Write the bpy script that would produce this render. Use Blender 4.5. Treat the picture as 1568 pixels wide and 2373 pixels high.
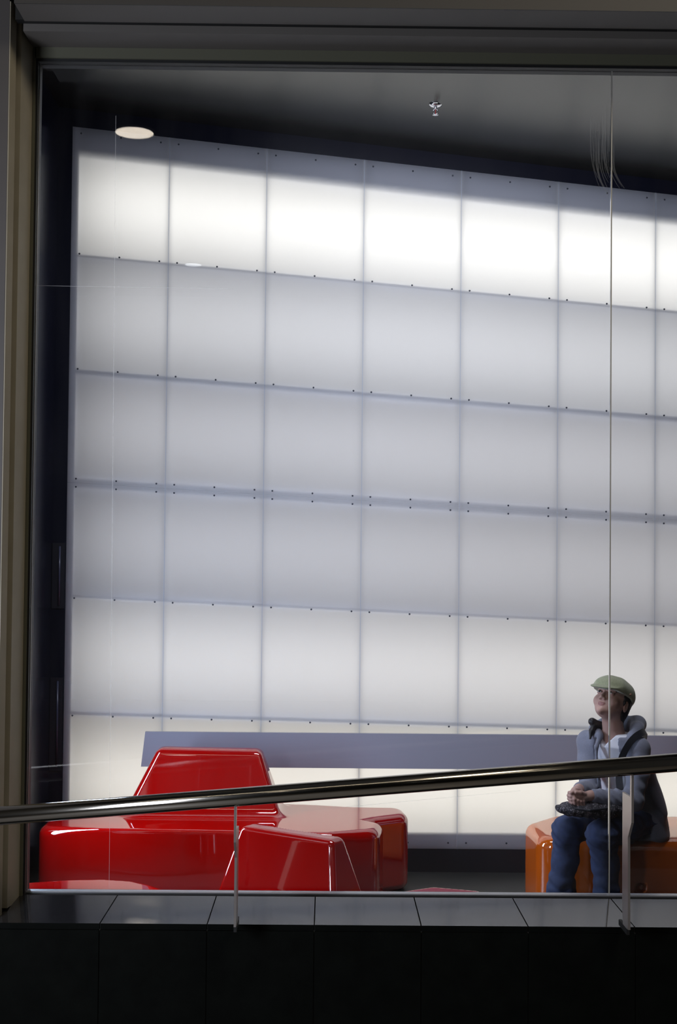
import bpy, bmesh, math, random
import numpy as np
from mathutils import Vector, Matrix, Quaternion

for o in list(bpy.data.objects): bpy.data.objects.remove(o)
C = bpy.context.scene.collection
random.seed(4)

# ------------------------------------------------------------------ camera
FWD = Vector((0.00819651, 0.9995517, 0.02879602))
RGT = Vector((0.99991998, -0.00847022, 0.00939596))
UPV = Vector((-0.00963566, -0.0287167, 0.99954115))
cam = bpy.data.cameras.new('camera')
cam.sensor_fit = 'HORIZONTAL'; cam.sensor_width = 24.0
cam.lens = 3031.8 / 1568 * 24.0
cam.clip_end = 200
camo = bpy.data.objects.new('camera', cam); C.objects.link(camo)
camo.matrix_world = Matrix(((RGT.x, UPV.x, -FWD.x, 0), (RGT.y, UPV.y, -FWD.y, -5.384), (RGT.z, UPV.z, -FWD.z, 1.87), (0, 0, 0, 1)))
bpy.context.scene.camera = camo

# ------------------------------------------------------------------ world, lights, exposure
sc = bpy.context.scene
sc.view_settings.view_transform = 'Standard'; sc.view_settings.look = 'None'
sc.view_settings.exposure = 0.0; sc.view_settings.gamma = 1.0
sc.view_settings.use_curve_mapping = False
w = bpy.data.worlds.new('world'); sc.world = w; w.use_nodes = True
w.node_tree.nodes['Background'].inputs[0].default_value = (0.5, 0.6, 0.8, 1)
w.node_tree.nodes['Background'].inputs[1].default_value = 0.02
sc.cycles.max_bounces = 10; sc.cycles.diffuse_bounces = 5; sc.cycles.glossy_bounces = 5
sc.cycles.transmission_bounces = 8; sc.cycles.transparent_max_bounces = 24
sc.cycles.sample_clamp_indirect = 4.0
sc.cycles.caustics_reflective = False; sc.cycles.caustics_refractive = False

def area(name, loc, target, sx, sy, power, col):
    l = bpy.data.lights.new(name, 'AREA'); l.shape = 'RECTANGLE'; l.size = sx; l.size_y = sy
    l.energy = power; l.color = col
    o = bpy.data.objects.new(name, l); C.objects.link(o); o.location = loc
    d = Vector(target) - Vector(loc)
    o.rotation_euler = (math.radians(0), math.radians(-90), 0) if name == 'side_fill' else (0, 0, 0) if abs(d.x) + abs(d.y) < 1e-6 else d.to_track_quat('-Z', 'Y').to_euler()
    return o
# unseen lamp added behind the window head to light the fronts in the room
area('room_fill_lamp', (0.45, 0.27, 4.13), (0.45, 1.45, 0.6), 2.0, 0.20, 66, (0.84, 0.88, 1.0))
# cool fill light added on the left wall, hidden beside the left jamb
area('side_fill', (-1.600, 1.04, 1.30), (0.0, 1.04, 1.30), 1.5, 0.32, 46, (0.62, 0.76, 1.0))
# unseen area light added in the hall, left of the camera
area('hall_side_fill', (-2.85, -3.5, 1.9), (0.9, 1.2, 0.7), 1.0, 1.8, 132, (0.80, 0.86, 1.0))
# hall lighting outside the window
area('hall_lamp', (2.6, -3.4, 5.9), (-1.2, -0.2, 1.0), 2.0, 0.6, 115, (1.0, 0.88, 0.70))
area('hall_strip_lamp', (0.0, -5.0, 5.98), (0, -5.0, 0), 11.0, 0.16, 40, (1.0, 0.90, 0.72))

# ------------------------------------------------------------------ materials
def mat(name, col, rough=0.5, metal=0.0, coat=0.0, coat_rough=0.03, spec=0.5, noise=0.0, nscale=20, bump=0.0, bscale=100, sheen=0.0, aniso=0.0, ior=1.5):
    m = bpy.data.materials.new(name); m.use_nodes = True
    nt = m.node_tree; b = nt.nodes['Principled BSDF']
    b.inputs['Base Color'].default_value = (*col, 1); b.inputs['Roughness'].default_value = rough
    b.inputs['Metallic'].default_value = metal; b.inputs['Coat Weight'].default_value = coat
    b.inputs['Coat Roughness'].default_value = coat_rough
    b.inputs['Specular IOR Level'].default_value = spec; b.inputs['IOR'].default_value = ior
    b.inputs['Sheen Weight'].default_value = sheen; b.inputs['Anisotropic'].default_value = aniso
    tc = nt.nodes.new('ShaderNodeTexCoord')
    if noise:
        n = nt.nodes.new('ShaderNodeTexNoise'); n.inputs['Scale'].default_value = nscale; n.inputs['Detail'].default_value = 5
        r = nt.nodes.new('ShaderNodeMapRange')
        r.inputs['To Min'].default_value = 1 - noise; r.inputs['To Max'].default_value = 1 + noise
        r.inputs['From Min'].default_value = 0.3; r.inputs['From Max'].default_value = 0.7
        mx = nt.nodes.new('ShaderNodeVectorMath'); mx.operation = 'SCALE'
        mx.inputs[0].default_value = col
        nt.links.new(tc.outputs['Object'], n.inputs['Vector']); nt.links.new(n.outputs[0], r.inputs['Value'])
        nt.links.new(r.outputs[0], mx.inputs['Scale']); nt.links.new(mx.outputs[0], b.inputs['Base Color'])
    if bump:
        n2 = nt.nodes.new('ShaderNodeTexNoise'); n2.inputs['Scale'].default_value = bscale; n2.inputs['Detail'].default_value = 4
        bp = nt.nodes.new('ShaderNodeBump'); bp.inputs['Strength'].default_value = bump; bp.inputs['Distance'].default_value = 0.003
        nt.links.new(tc.outputs['Object'], n2.inputs['Vector']); nt.links.new(n2.outputs[0], bp.inputs['Height'])
        nt.links.new(bp.outputs[0], b.inputs['Normal'])
    return m
def emis(name, col, s):
    m = bpy.data.materials.new(name); m.use_nodes = True; nt = m.node_tree; nt.nodes.clear()
    e = nt.nodes.new('ShaderNodeEmission'); e.inputs[0].default_value = (*col, 1); e.inputs[1].default_value = s
    o = nt.nodes.new('ShaderNodeOutputMaterial'); nt.links.new(e.outputs[0], o.inputs[0]); return m
def glassmat(name, dirt=0.0, tint=(1, 1, 1)):
    m = bpy.data.materials.new(name); m.use_nodes = True; nt = m.node_tree; nt.nodes.clear()
    t = nt.nodes.new('ShaderNodeBsdfTransparent'); t.inputs[0].default_value = (*tint, 1)
    g = nt.nodes.new('ShaderNodeBsdfGlossy'); g.inputs['Roughness'].default_value = 0.0
    f = nt.nodes.new('ShaderNodeFresnel'); f.inputs[0].default_value = 1.45
    mx = nt.nodes.new('ShaderNodeMixShader'); o = nt.nodes.new('ShaderNodeOutputMaterial')
    nt.links.new(f.outputs[0], mx.inputs[0]); nt.links.new(t.outputs[0], mx.inputs[1]); nt.links.new(g.outputs[0], mx.inputs[2])
    last = mx
    if dirt:
        d = nt.nodes.new('ShaderNodeBsdfDiffuse'); d.inputs[0].default_value = (0.8, 0.8, 0.8, 1)
        tc = nt.nodes.new('ShaderNodeTexCoord'); n = nt.nodes.new('ShaderNodeTexNoise'); n.inputs['Scale'].default_value = 3; n.inputs['Detail'].default_value = 8
        mp = nt.nodes.new('ShaderNodeMapping'); mp.inputs['Scale'].default_value = (3, 1, 0.5)
        r = nt.nodes.new('ShaderNodeMapRange'); r.inputs['From Min'].default_value = 0.4; r.inputs['From Max'].default_value = 0.8
        r.inputs['To Min'].default_value = dirt * 0.4; r.inputs['To Max'].default_value = dirt * 1.6
        m2 = nt.nodes.new('ShaderNodeMixShader')
        nt.links.new(tc.outputs['Object'], mp.inputs[0]); nt.links.new(mp.outputs[0], n.inputs['Vector']); nt.links.new(n.outputs[0], r.inputs['Value'])
        nt.links.new(r.outputs[0], m2.inputs[0]); nt.links.new(mx.outputs[0], m2.inputs[1]); nt.links.new(d.outputs[0], m2.inputs[2]); last = m2
    nt.links.new(last.outputs[0], o.inputs[0]); return m
def frosted(name, col):
    m = bpy.data.materials.new(name); m.use_nodes = True; nt = m.node_tree; nt.nodes.clear()
    t = nt.nodes.new('ShaderNodeBsdfTranslucent'); t.inputs[0].default_value = (*col, 1)
    d = nt.nodes.new('ShaderNodeBsdfDiffuse'); d.inputs[0].default_value = (*col, 1)
    g = nt.nodes.new('ShaderNodeBsdfGlossy'); g.inputs['Roughness'].default_value = 0.35
    f = nt.nodes.new('ShaderNodeFresnel'); f.inputs[0].default_value = 1.12
    m1 = nt.nodes.new('ShaderNodeMixShader'); m1.inputs[0].default_value = 0.05
    m2 = nt.nodes.new('ShaderNodeMixShader'); o = nt.nodes.new('ShaderNodeOutputMaterial')
    nt.links.new(t.outputs[0], m1.inputs[1]); nt.links.new(d.outputs[0], m1.inputs[2])
    nt.links.new(f.outputs[0], m2.inputs[0]); nt.links.new(m1.outputs[0], m2.inputs[1]); nt.links.new(g.outputs[0], m2.inputs[2])
    nt.links.new(m2.outputs[0], o.inputs[0]); return m
def clearmat(name):
    m = bpy.data.materials.new(name); m.use_nodes = True; nt = m.node_tree; nt.nodes.clear()
    t = nt.nodes.new('ShaderNodeBsdfTransparent'); o = nt.nodes.new('ShaderNodeOutputMaterial')
    nt.links.new(t.outputs[0], o.inputs[0]); return m
def smearmat(name, a):
    m = bpy.data.materials.new(name); m.use_nodes = True; nt = m.node_tree; nt.nodes.clear()
    t = nt.nodes.new('ShaderNodeBsdfTransparent'); d = nt.nodes.new('ShaderNodeBsdfDiffuse'); d.inputs[0].default_value = (.85, .87, .9, 1)
    mx = nt.nodes.new('ShaderNodeMixShader'); mx.inputs[0].default_value = a; o = nt.nodes.new('ShaderNodeOutputMaterial')
    nt.links.new(t.outputs[0], mx.inputs[1]); nt.links.new(d.outputs[0], mx.inputs[2]); nt.links.new(mx.outputs[0], o.inputs[0]); return m

M = dict(
    navy=mat('navy_wall_paint', (0.005, 0.006, 0.015), 0.2, spec=0.4),
    ceil=mat('dark_grey_ceiling_paint', (0.014, 0.0145, 0.0125), 0.26, spec=0.28),
    floor=mat('dark_grey_floor_vinyl', (0.028, 0.03, 0.03), 0.45, noise=0.2, nscale=6, bump=0.1, bscale=60),
    skirt=mat('black_skirting', (0.010, 0.011, 0.018), 0.4),
    sheet=frosted('frosted_acrylic', (0.93, 0.93, 0.93)), clear=clearmat('clear_acrylic'),
    boxw=mat('lightbox_white_paint', (0.55, 0.55, 0.56), 0.8),
    railp=mat('pale_lightbox_rail', (0.60, 0.62, 0.70), 0.6), rail=mat('lightbox_rail', (0.42, 0.44, 0.52), 0.6),
    strip=frosted('joint_strip', (0.80, 0.86, 0.97)), edge=mat('highlight_strip_gloss', (0.05, 0.055, 0.10), 0.25),
    rivet=mat('dark_rivet', (0.03, 0.035, 0.05), 0.4),
    shelf=mat('grey_blue_board_paint', (0.27, 0.28, 0.345), 0.35),
    glass=glassmat('window_glass', 0.003), seam=mat('silicone_joint', (0.30, 0.285, 0.25), 0.5),
    gasket=mat('black_gasket', (0.004, 0.004, 0.004), 0.6), alu=mat('grey_aluminium', (0.42, 0.42, 0.44), 0.35, metal=0.6),
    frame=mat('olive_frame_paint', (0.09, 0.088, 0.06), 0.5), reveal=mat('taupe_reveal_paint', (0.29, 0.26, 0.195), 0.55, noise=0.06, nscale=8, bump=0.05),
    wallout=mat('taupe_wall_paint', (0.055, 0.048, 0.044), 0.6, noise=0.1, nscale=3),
    headface=mat('shaded_taupe_header_paint', (0.035, 0.032, 0.029), 0.6), headrev=mat('shaded_taupe_reveal_paint', (0.10, 0.09, 0.08), 0.6),  # header tones darkened to hold the shade at the window head
    granite=mat('polished_dark_granite', (0.018, 0.018, 0.020), 0.06, spec=0.5, noise=0.2, nscale=60, ior=2.5),
    blackstone=mat('honed_black_stone', (0.0025, 0.003, 0.0025), 0.6, spec=0.05, noise=0.25, nscale=12, bump=0.1, bscale=200),
    joint=mat('stone_joint', (0.004, 0.004, 0.004), 0.9), jointl=mat('pale_stone_joint', (0.03, 0.032, 0.03), 0.9),
    steel=mat('brushed_steel', (0.42, 0.39, 0.34), 0.14, metal=1.0),
    post=mat('satin_steel_plate', (0.46, 0.42, 0.40), 0.35, metal=0.85),
    red=mat('red_lacquer', (0.37, 0.0, 0.0), 0.5, coat=1.0, coat_rough=0.03, spec=0.0),
    orange=mat('orange_lacquer', (0.66, 0.12, 0.004), 0.5, coat=1.0, coat_rough=0.03, spec=0.0),
    hallceil=mat('hall_ceiling_paint', (0.10, 0.10, 0.10), 0.8), hallfloor=mat('hall_floor_stone', (0.22, 0.21, 0.20), 0.4),
    chrome=mat('chrome', (0.75, 0.75, 0.78), 0.15, metal=1.0), lampring=mat('white_lamp_ring', (0.8, 0.8, 0.8), 0.5),
    warm=emis('downlight_glow', (1.0, 0.88, 0.74), 13.0), cool=emis('cool_downlight_glow', (0.9, 0.95, 1.0), 7.0),
    blue=emis('added_blue_edge_glow', (0.25, 0.42, 1.0), 1.6),
    skin=mat('skin', (0.50, 0.30, 0.245), 0.5, sheen=0.1), lips=mat('lips', (0.33, 0.145, 0.13), 0.4),
    eyew=mat('eye_white', (0.6, 0.58, 0.56), 0.2), iris=mat('dark_iris', (0.01, 0.008, 0.006), 0.1),
    hair=mat('black_hair', (0.010, 0.008, 0.010), 0.45, bump=0.6, bscale=120),
    cap=mat('olive_wool', (0.285, 0.30, 0.185), 0.9, noise=0.15, nscale=200, bump=0.3, bscale=500, sheen=0.3),
    badge=mat('cap_badge', (0.25, 0.12, 0.08), 0.5),
    jacket=mat('grey_blue_jersey', (0.20, 0.21, 0.27), 0.9, noise=0.08, nscale=150, bump=0.3, bscale=400, sheen=0.2),
    shirt=mat('white_cotton', (0.78, 0.78, 0.84), 0.85), jeans=mat('blue_denim', (0.028, 0.046, 0.115), 0.8, noise=0.3, nscale=25, bump=0.3, bscale=500),
    shoe=mat('brown_suede', (0.12, 0.075, 0.06), 0.8), sole=mat('pale_rubber', (0.5, 0.47, 0.42), 0.6), sock=mat('pale_cotton', (0.55, 0.52, 0.5), 0.9),
    strap=mat('black_webbing', (0.012, 0.013, 0.02), 0.6), zipm=mat('zip_metal', (0.5, 0.5, 0.5), 0.3, metal=1.0),
    smear=smearmat('dried_wipe_smear', 0.06), scratch=smearmat('glass_scratch', 0.35),
)
def tweed():
    m = bpy.data.materials.new('black_white_tweed'); m.use_nodes = True; nt = m.node_tree; b = nt.nodes['Principled BSDF']
    tc = nt.nodes.new('ShaderNodeTexCoord'); n = nt.nodes.new('ShaderNodeTexNoise'); n.inputs['Scale'].default_value = 140; n.inputs['Detail'].default_value = 3
    r = nt.nodes.new('ShaderNodeValToRGB'); r.color_ramp.elements[0].position = 0.52; r.color_ramp.elements[0].color = (0.012, 0.011, 0.016, 1)
    r.color_ramp.elements[1].position = 0.66; r.color_ramp.elements[1].color = (0.20, 0.18, 0.20, 1)
    nt.links.new(tc.outputs['Object'], n.inputs['Vector']); nt.links.new(n.outputs[0], r.inputs[0]); nt.links.new(r.outputs[0], b.inputs['Base Color'])
    b.inputs['Roughness'].default_value = 0.8; return m
M['tweed'] = tweed()
for k in ('red', 'orange'): M[k].node_tree.nodes['Principled BSDF'].inputs['Coat IOR'].default_value = 2.5

# ------------------------------------------------------------------ helpers
def link(name, me, parent=None):
    o = bpy.data.objects.new(name, me); C.objects.link(o)
    if parent: o.parent = parent
    return o
def obj(name, bm, m, parent=None, smooth=False):
    me = bpy.data.meshes.new(name); bmesh.ops.recalc_face_normals(bm, faces=bm.faces); bm.to_mesh(me); bm.free()
    for x in (m if isinstance(m, (list, tuple)) else [m]): me.materials.append(x)
    if smooth: me.polygons.foreach_set('use_smooth', [True] * len(me.polygons))
    return link(name, me, parent)
def box(bm, x0, x1, y0, y1, z0, z1, bevel=0.0, mi=0):
    v = [bm.verts.new((x, y, z)) for x in (x0, x1) for y in (y0, y1) for z in (z0, z1)]
    fs = [bm.faces.new([v[i] for i in q]) for q in ((0, 1, 3, 2), (4, 6, 7, 5), (0, 4, 5, 1), (2, 3, 7, 6), (0, 2, 6, 4), (1, 5, 7, 3))]
    for f in fs: f.material_index = mi
    if bevel:
        es = list({e for f in fs for e in f.edges}); bmesh.ops.bevel(bm, geom=es, offset=bevel, segments=2, affect='EDGES')
    return fs
def slab(bm, pts_lo, pts_hi, mi=0):
    a = [bm.verts.new(p) for p in pts_lo]; b = [bm.verts.new(p) for p in pts_hi]; n = len(a)
    fs = [bm.faces.new(a[::-1]), bm.faces.new(b)] + [bm.faces.new([a[i], a[(i + 1) % n], b[(i + 1) % n], b[i]]) for i in range(n)]
    for f in fs: f.material_index = mi
    return fs
def tube(bm, pts, rad, seg=16, cap=True):
    pts = [Vector(p) for p in pts]; rings = []
    rads = rad if isinstance(rad, (list, tuple)) else [rad] * len(pts)
    for i, p in enumerate(pts):
        d = (pts[min(i + 1, len(pts) - 1)] - pts[max(i - 1, 0)]).normalized()
        a = d.cross(Vector((0, 0, 1))); a = a if a.length > 0.01 else d.cross(Vector((1, 0, 0))); a.normalize(); b = d.cross(a)
        rings.append([bm.verts.new(p + (a * math.cos(2 * math.pi * k / seg) + b * math.sin(2 * math.pi * k / seg)) * rads[i]) for k in range(seg)])
    for i in range(len(rings) - 1):
        for k in range(seg): bm.faces.new([rings[i][k], rings[i][(k + 1) % seg], rings[i + 1][(k + 1) % seg], rings[i + 1][k]])
    if cap: bm.faces.new(rings[0][::-1]); bm.faces.new(rings[-1])
def lathe(bm, prof, seg=32, c=(0, 0, 0), axis='Z'):
    rings = []
    for r, z in prof:
        ring = []
        for k in range(seg):
            a = 2 * math.pi * k / seg
            p = (r * math.cos(a), r * math.sin(a), z) if axis == 'Z' else (r * math.cos(a), z, r * math.sin(a))
            ring.append(bm.verts.new((c[0] + p[0], c[1] + p[1], c[2] + p[2])))
        rings.append(ring)
    for i in range(len(rings) - 1):
        for k in range(seg): bm.faces.new([rings[i][k], rings[i][(k + 1) % seg], rings[i + 1][(k + 1) % seg], rings[i + 1][k]])
    bm.faces.new(rings[0]); bm.faces.new(rings[-1])
def struct(name, bm, m, parent=None, smooth=False):
    o = obj(name, bm, m, parent, smooth)
    if not parent: o['kind'] = 'structure'
    return o
def thing(name, label, cat, loc=(0, 0, 0), group=None):
    o = bpy.data.objects.new(name, None); C.objects.link(o); o.location = loc; o.empty_display_size = 0.1
    o['label'] = label; o['category'] = cat
    if group: o['group'] = group
    return o
def local(o, parent):     # keep a part built in world coordinates in place under a moved Empty
    o.parent = parent; o.matrix_parent_inverse = Matrix.Translation(-parent.location); return o
def S(m_name): return M[m_name]

LZ = 0.463           # ledge top height
GX0, GZ1 = -1.212, 3.873
JX = 1.164           # joint between the two panes
YW = 2.28            # face of the backlit wall

# ------------------------------------------------------------------ room shell
def ceil_z(x): return 4.466 - 0.1095 * (x + 1.6)
bm = bmesh.new(); box(bm, -3.2, 3.4, 0.05, 2.75, -0.08, 0.0); struct('floor', bm, S('floor'))
bm = bmesh.new()
slab(bm, [(-1.608, 0.06, ceil_z(-1.608)), (3.2, 0.06, ceil_z(3.2)), (3.2, 2.75, ceil_z(3.2)), (-1.608, 2.75, ceil_z(-1.608))],
     [(-1.608, 0.06, 4.62), (3.2, 0.06, 4.62), (3.2, 2.75, 4.62), (-1.608, 2.75, 4.62)])
struct('ceiling', bm, S('ceil'))
bm = bmesh.new(); box(bm, -1.70, -1.608, 0.06, 2.75, 0.0, 4.62); struct('wall_left', bm, S('navy'))
bm = bmesh.new(); box(bm, 3.2, 3.3, 0.06, 2.75, 0.0, 4.62); struct('wall_right', bm, S('navy'))
# back wall: a navy border around the opening that holds the backlit panels
def top_z(x): return 4.352 - 0.1027 * (x + 1.527)
bm = bmesh.new()
box(bm, -1.608, -1.527, YW, 2.75, 0.0, 4.62)
slab(bm, [(-1.527, YW, top_z(-1.527)), (-1.527, 2.75, top_z(-1.527)), (3.07, 2.75, top_z(3.07)), (3.07, YW, top_z(3.07))],
     [(-1.527, YW, 4.62), (-1.527, 2.75, 4.62), (3.07, 2.75, 4.62), (3.07, YW, 4.62)])
box(bm, 3.07, 3.2, YW, 2.75, 0.0, 4.62)
box(bm, -1.527, 3.07, 2.66, 2.75, 0.0, 3.9)
struct('wall_back', bm, S('navy'))
bm = bmesh.new(); box(bm, -1.527, 3.07, YW + 0.002, 2.66, 0.0, 0.134); struct('baseboard_back', bm, S('skirt'))
# frame added around the side fill light, out of view behind the jamb
bm = bmesh.new()
for y0_, y1_, z0_, z1_ in ((.84, .88, .51, 2.09), (1.20, 1.24, .51, 2.09), (.88, 1.20, .51, .55), (.88, 1.20, 2.05, 2.09)): box(bm, -1.608, -1.585, y0_, y1_, z0_, z1_)
struct('side_fill_frame', bm, S('alu'))
# housings added behind the unseen lamps
for n_, (ln_, a_, b_) in enumerate((('room_fill_lamp', 2.04, .26), ('hall_lamp', 2.06, .66), ('hall_side_fill', 1.06, 1.86))):
    bm = bmesh.new(); box(bm, -a_ / 2, a_ / 2, -b_ / 2, b_ / 2, 0.006, 0.06); h_ = struct('trim_%d' % (25 + n_), bm, S('skirt'))
    lo_ = bpy.data.objects[ln_]; h_.location = lo_.location; h_.rotation_euler = lo_.rotation_euler
# narrow dark insets left of the panels, each with an added highlight strip
for i, (z0, z1) in enumerate(((1.512, 1.895), (0.57, 1.11))):
    bm = bmesh.new(); box(bm, -1.606, -1.532, YW - 0.006, YW + 0.02, z0, z1, 0.001)
    t = struct('trim_%d' % (i + 1), bm, S('skirt'))
    bm = bmesh.new(); tube(bm, [(-1.562, YW - 0.008, z0 + 0.02), (-1.562, YW - 0.008, z1 - 0.02)], 0.006, 10)
    obj('highlight_strip', bm, S('edge'), t, True)

# ---- lightbox interior: white back, lamp rows, rails
row_l = [4.352, 3.596, 2.916, 2.247, 1.573, 0.890, 0.134]
row_s = [-0.1027, -0.0843, -0.0693, -0.0525, -0.0388, -0.0209, 0.0]
def row_z(k, x): return row_l[k] + row_s[k] * (x + (1.527 if k == 0 else 1.47))
bm = bmesh.new(); box(bm, -1.527, 3.07, 2.63, 2.658, 0.134, 3.87); struct('trim_3', bm, S('boxw'))
bm = bmesh.new()
for k in range(1, 6):
    slab(bm, [(-1.527, 2.292, row_z(k, -1.527) - .006), (3.07, 2.292, row_z(k, 3.07) - .006), (3.07, 2.63, row_z(k, 3.07) - .006), (-1.527, 2.63, row_z(k, -1.527) - .006)],
         [(-1.527, 2.292, row_z(k, -1.527) + .006), (3.07, 2.292, row_z(k, 3.07) + .006), (3.07, 2.63, row_z(k, 3.07) + .006), (-1.527, 2.63, row_z(k, -1.527) + .006)])
struct('trim_4', bm, S('boxw'))
SEAM = [-1.527 + 0.5745 * k for k in range(9)]
bm = bmesh.new()
for k, x in enumerate(SEAM):
    wd = 0.0042 if 0 < k < 8 else 0.045
    box(bm, x - wd, x + wd, 2.289, 2.300, 0.134, row_z(0, x), mi=1 if 0 < k < 8 else 0)
# rails along the top and bottom edge, added to shade the sheets there
def rail_bar(r, dz0, dz1, ya, yb):
    slab(bm, [(x, y, row_z(r, x) + dz0) for x, y in ((-1.527, ya), (3.07, ya), (3.07, yb), (-1.527, yb))], [(x, y, row_z(r, x) + dz1) for x, y in ((-1.527, ya), (3.07, ya), (3.07, yb), (-1.527, yb))])
rail_bar(0, -.19, 0, 2.322, 2.334)
nf = len(bm.faces)
for r, (da, db) in zip(range(1, 6), ((-.03, 0), (-.045, 0), (-.04, .04), (0, .03), (0, .038))): rail_bar(r, da, db, 2.306, 2.314)
bm.faces.ensure_lookup_table()
for f_ in bm.faces[nf:]: f_.material_index = 2
box(bm, -1.527, 3.07, 2.295, 2.32, 0.134, 0.235)
struct('trim_5', bm, [S('rail'), S('boxw'), S('railp')])
rows = [(11.5, (1.0, 0.985, 0.94)), (5.2, (0.99, 0.985, 0.985)), (3.8, (0.99, 0.975, 0.99)), (3.3, (1.0, 0.98, 0.99)), (5.8, (1.0, 0.97, 0.92)), (9.7, (1.0, 0.955, 0.85))]
for k, (p, c) in enumerate(rows):
    zc = (row_z(k, 0.77) + row_z(k + 1, 0.77)) / 2 - (0.05 if k == 0 else 0)
    sl = (row_s[k] + row_s[k + 1]) / 2
    o = area('lightbox_lamp', (0.77, 2.60, zc), (0.77, 0, zc), 4.5, 0.36 if k == 0 else 0.40, p, c)
    o.rotation_euler = (Matrix.Rotation(-math.atan(sl), 4, 'Y') @ Matrix.Rotation(math.radians(-90), 4, 'X')).to_euler()

bm = bmesh.new(); tube(bm, [(-1.518, 2.298, 0.9), (-1.518, 2.298, 3.35)], 0.006, 12); struct('trim_24', bm, S('blue'), None, True)  # added glowing tube, tints the left panel edge blue

# ---- the backlit sheets: one upper and one lower sheet per column
ORD = ['first', 'second', 'third', 'fourth', 'fifth', 'sixth', 'seventh', 'eighth']
def sheet(k, up):
    x0, x1 = SEAM[k] + 0.002, SEAM[k + 1] - 0.002
    if up: za = lambda x: row_z(3, x) + 0.0006; zb = lambda x: row_z(0, x) - 0.001
    else: za = lambda x: 0.135; zb = lambda x: row_z(3, x) - 0.0006
    pos = ORD[k] + ' column from the dark left wall'
    lab = ('tall upper backlit white wall panel with sloping top, ' if up else 'lower backlit white wall panel above the black skirting, ') + pos
    o = thing('light_panel', lab, 'wall panel', ((x0 + x1) / 2, YW, (za(x0) + zb(x0)) / 2), 'backlit white panels of the back wall')
    bm = bmesh.new()
    v = [bm.verts.new(p) for p in [(x0, YW, za(x0)), (x1, YW, za(x1)), (x1, YW, zb(x1)), (x0, YW, zb(x0)), (x0, YW + .005, za(x0)), (x1, YW + .005, za(x1)), (x1, YW + .005, zb(x1)), (x0, YW + .005, zb(x0))]]
    f0 = bm.faces.new([v[0], v[1], v[2], v[3]])
    for q in ((4, 7, 6, 5), (0, 4, 5, 1), (1, 5, 6, 2), (2, 6, 7, 3), (3, 7, 4, 0)): bm.faces.new([v[i] for i in q]).material_index = 1
    local(obj('panel_sheet', bm, [S('sheet'), S('clear')]), o)
    lines = [(0, -0.036), (1, 0), (2, 0), (3, 0.024)] if up else [(3, -0.024), (4, 0), (5, 0), (6, 0.036)]
    for (r, dz) in lines:
        for fx in (0.052, 0.287, 0.522):
            x = SEAM[k] + fx
            bm = bmesh.new(); c = (x, YW, row_z(r, x) + dz)
            lathe(bm, [(0.0055, 0.0), (0.0055, -0.002), (0.003, -0.0035)], 10, c, 'Y')
            local(obj('rivet', bm, S('rivet')), o)
    return o
for k in range(8):
    sheet(k, True); sheet(k, False)
for k, x in enumerate(SEAM[1:8]):
    bm = bmesh.new(); fs = box(bm, x - 0.0016, x + 0.0016, YW - 0.003, YW + 0.002, 0.134, row_z(0, x), mi=1); fs[2].material_index = 0; struct('trim_%d' % (k + 6), bm, [S('strip'), S('clear')])

# ---- board along the wall
bd = thing('backrest_board', 'long flat grey-blue board running along the lower backlit wall', 'board', (0.9, 2.2, 0.71))
bm = bmesh.new(); slab(bm, [(-1.060, 2.19, 0.612), (3.0, 2.19, 0.612), (3.0, 2.19, 0.812), (-1.038, 2.19, 0.812)], [(-1.060, 2.215, 0.612), (3.0, 2.215, 0.612), (3.0, 2.215, 0.812), (-1.038, 2.215, 0.812)])
local(obj('board', bm, S('shelf')), bd)
for x in (-0.6, 0.6, 1.8, 2.8):
    bm = bmesh.new(); box(bm, x - 0.02, x + 0.02, 2.213, YW - 0.0006, 0.68, 0.74); local(obj('bracket', bm, S('alu')), bd)

# ------------------------------------------------------------------ window, frame, ledge, hall
def pane(name, x0, x1):
    bm = bmesh.new(); box(bm, x0, x1, 0.0, 0.012, LZ + 0.004, GZ1); return struct(name, bm, S('glass'))
w1 = pane('window_1', GX0, JX - 0.0015); w2 = pane('window_2', JX + 0.0037, 3.2)
bm = bmesh.new(); box(bm, JX - 0.0012, JX + 0.0034, -0.001, 0.013, LZ + 0.01, GZ1); struct('trim_13', bm, S('seam'))
# thin pale lines and dried marks on the panes
def mark(parent, pts, r, m, name='wipe_smear'):
    bm = bmesh.new(); pts = [Vector(p) for p in pts]; a = []; b = []
    for i, p in enumerate(pts):
        d = (pts[min(i + 1, len(pts) - 1)] - pts[max(i - 1, 0)]).normalized(); n = Vector((d.z, 0, -d.x))
        q = r * (0.3 + 0.7 * math.sin(math.pi * (i + 0.5) / len(pts)))
        a.append(p + n * q); b.append(p - n * q)
    y0, y1 = -0.0012, -0.0004
    va = [[bm.verts.new((v.x, y, v.z)) for v in s] for y in (y0, y1) for s in (a, b)]
    for i in range(len(pts) - 1):
        bm.faces.new([va[0][i], va[1][i], va[1][i + 1], va[0][i + 1]])
    return obj(name, bm, m, parent)
mark(w1, [(-0.894, 0, 3.66), (-0.885, 0, 2.0), (-0.876, 0, 0.48)], 0.0010, S('scratch'), 'pane_line')
mark(w1, [(GX0, 0, 2.948), (-0.4, 0, 2.944)], 0.0008, S('scratch'), 'pane_line')
rs = random.Random(7)
for i in range(16):
    x = 1.078 + 0.0062 * i + rs.uniform(-.003, .003); zt = 3.76 - rs.uniform(0, .22)
    pts = [(x + 0.045 * max(0, (j / 9 - .45) / .55) ** 2, 0, zt + (3.37 + rs.uniform(-.002, .002) + .02 * math.sin(i) - zt) * j / 9) for j in range(10)]
    pts = [p for p in pts if (p[0] < JX - .006) == (x < JX - .01)]
    if len(pts) > 4: mark(w1 if x < JX - .01 else w2, pts, rs.uniform(0.0008, 0.0032), S('smear'))
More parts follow.
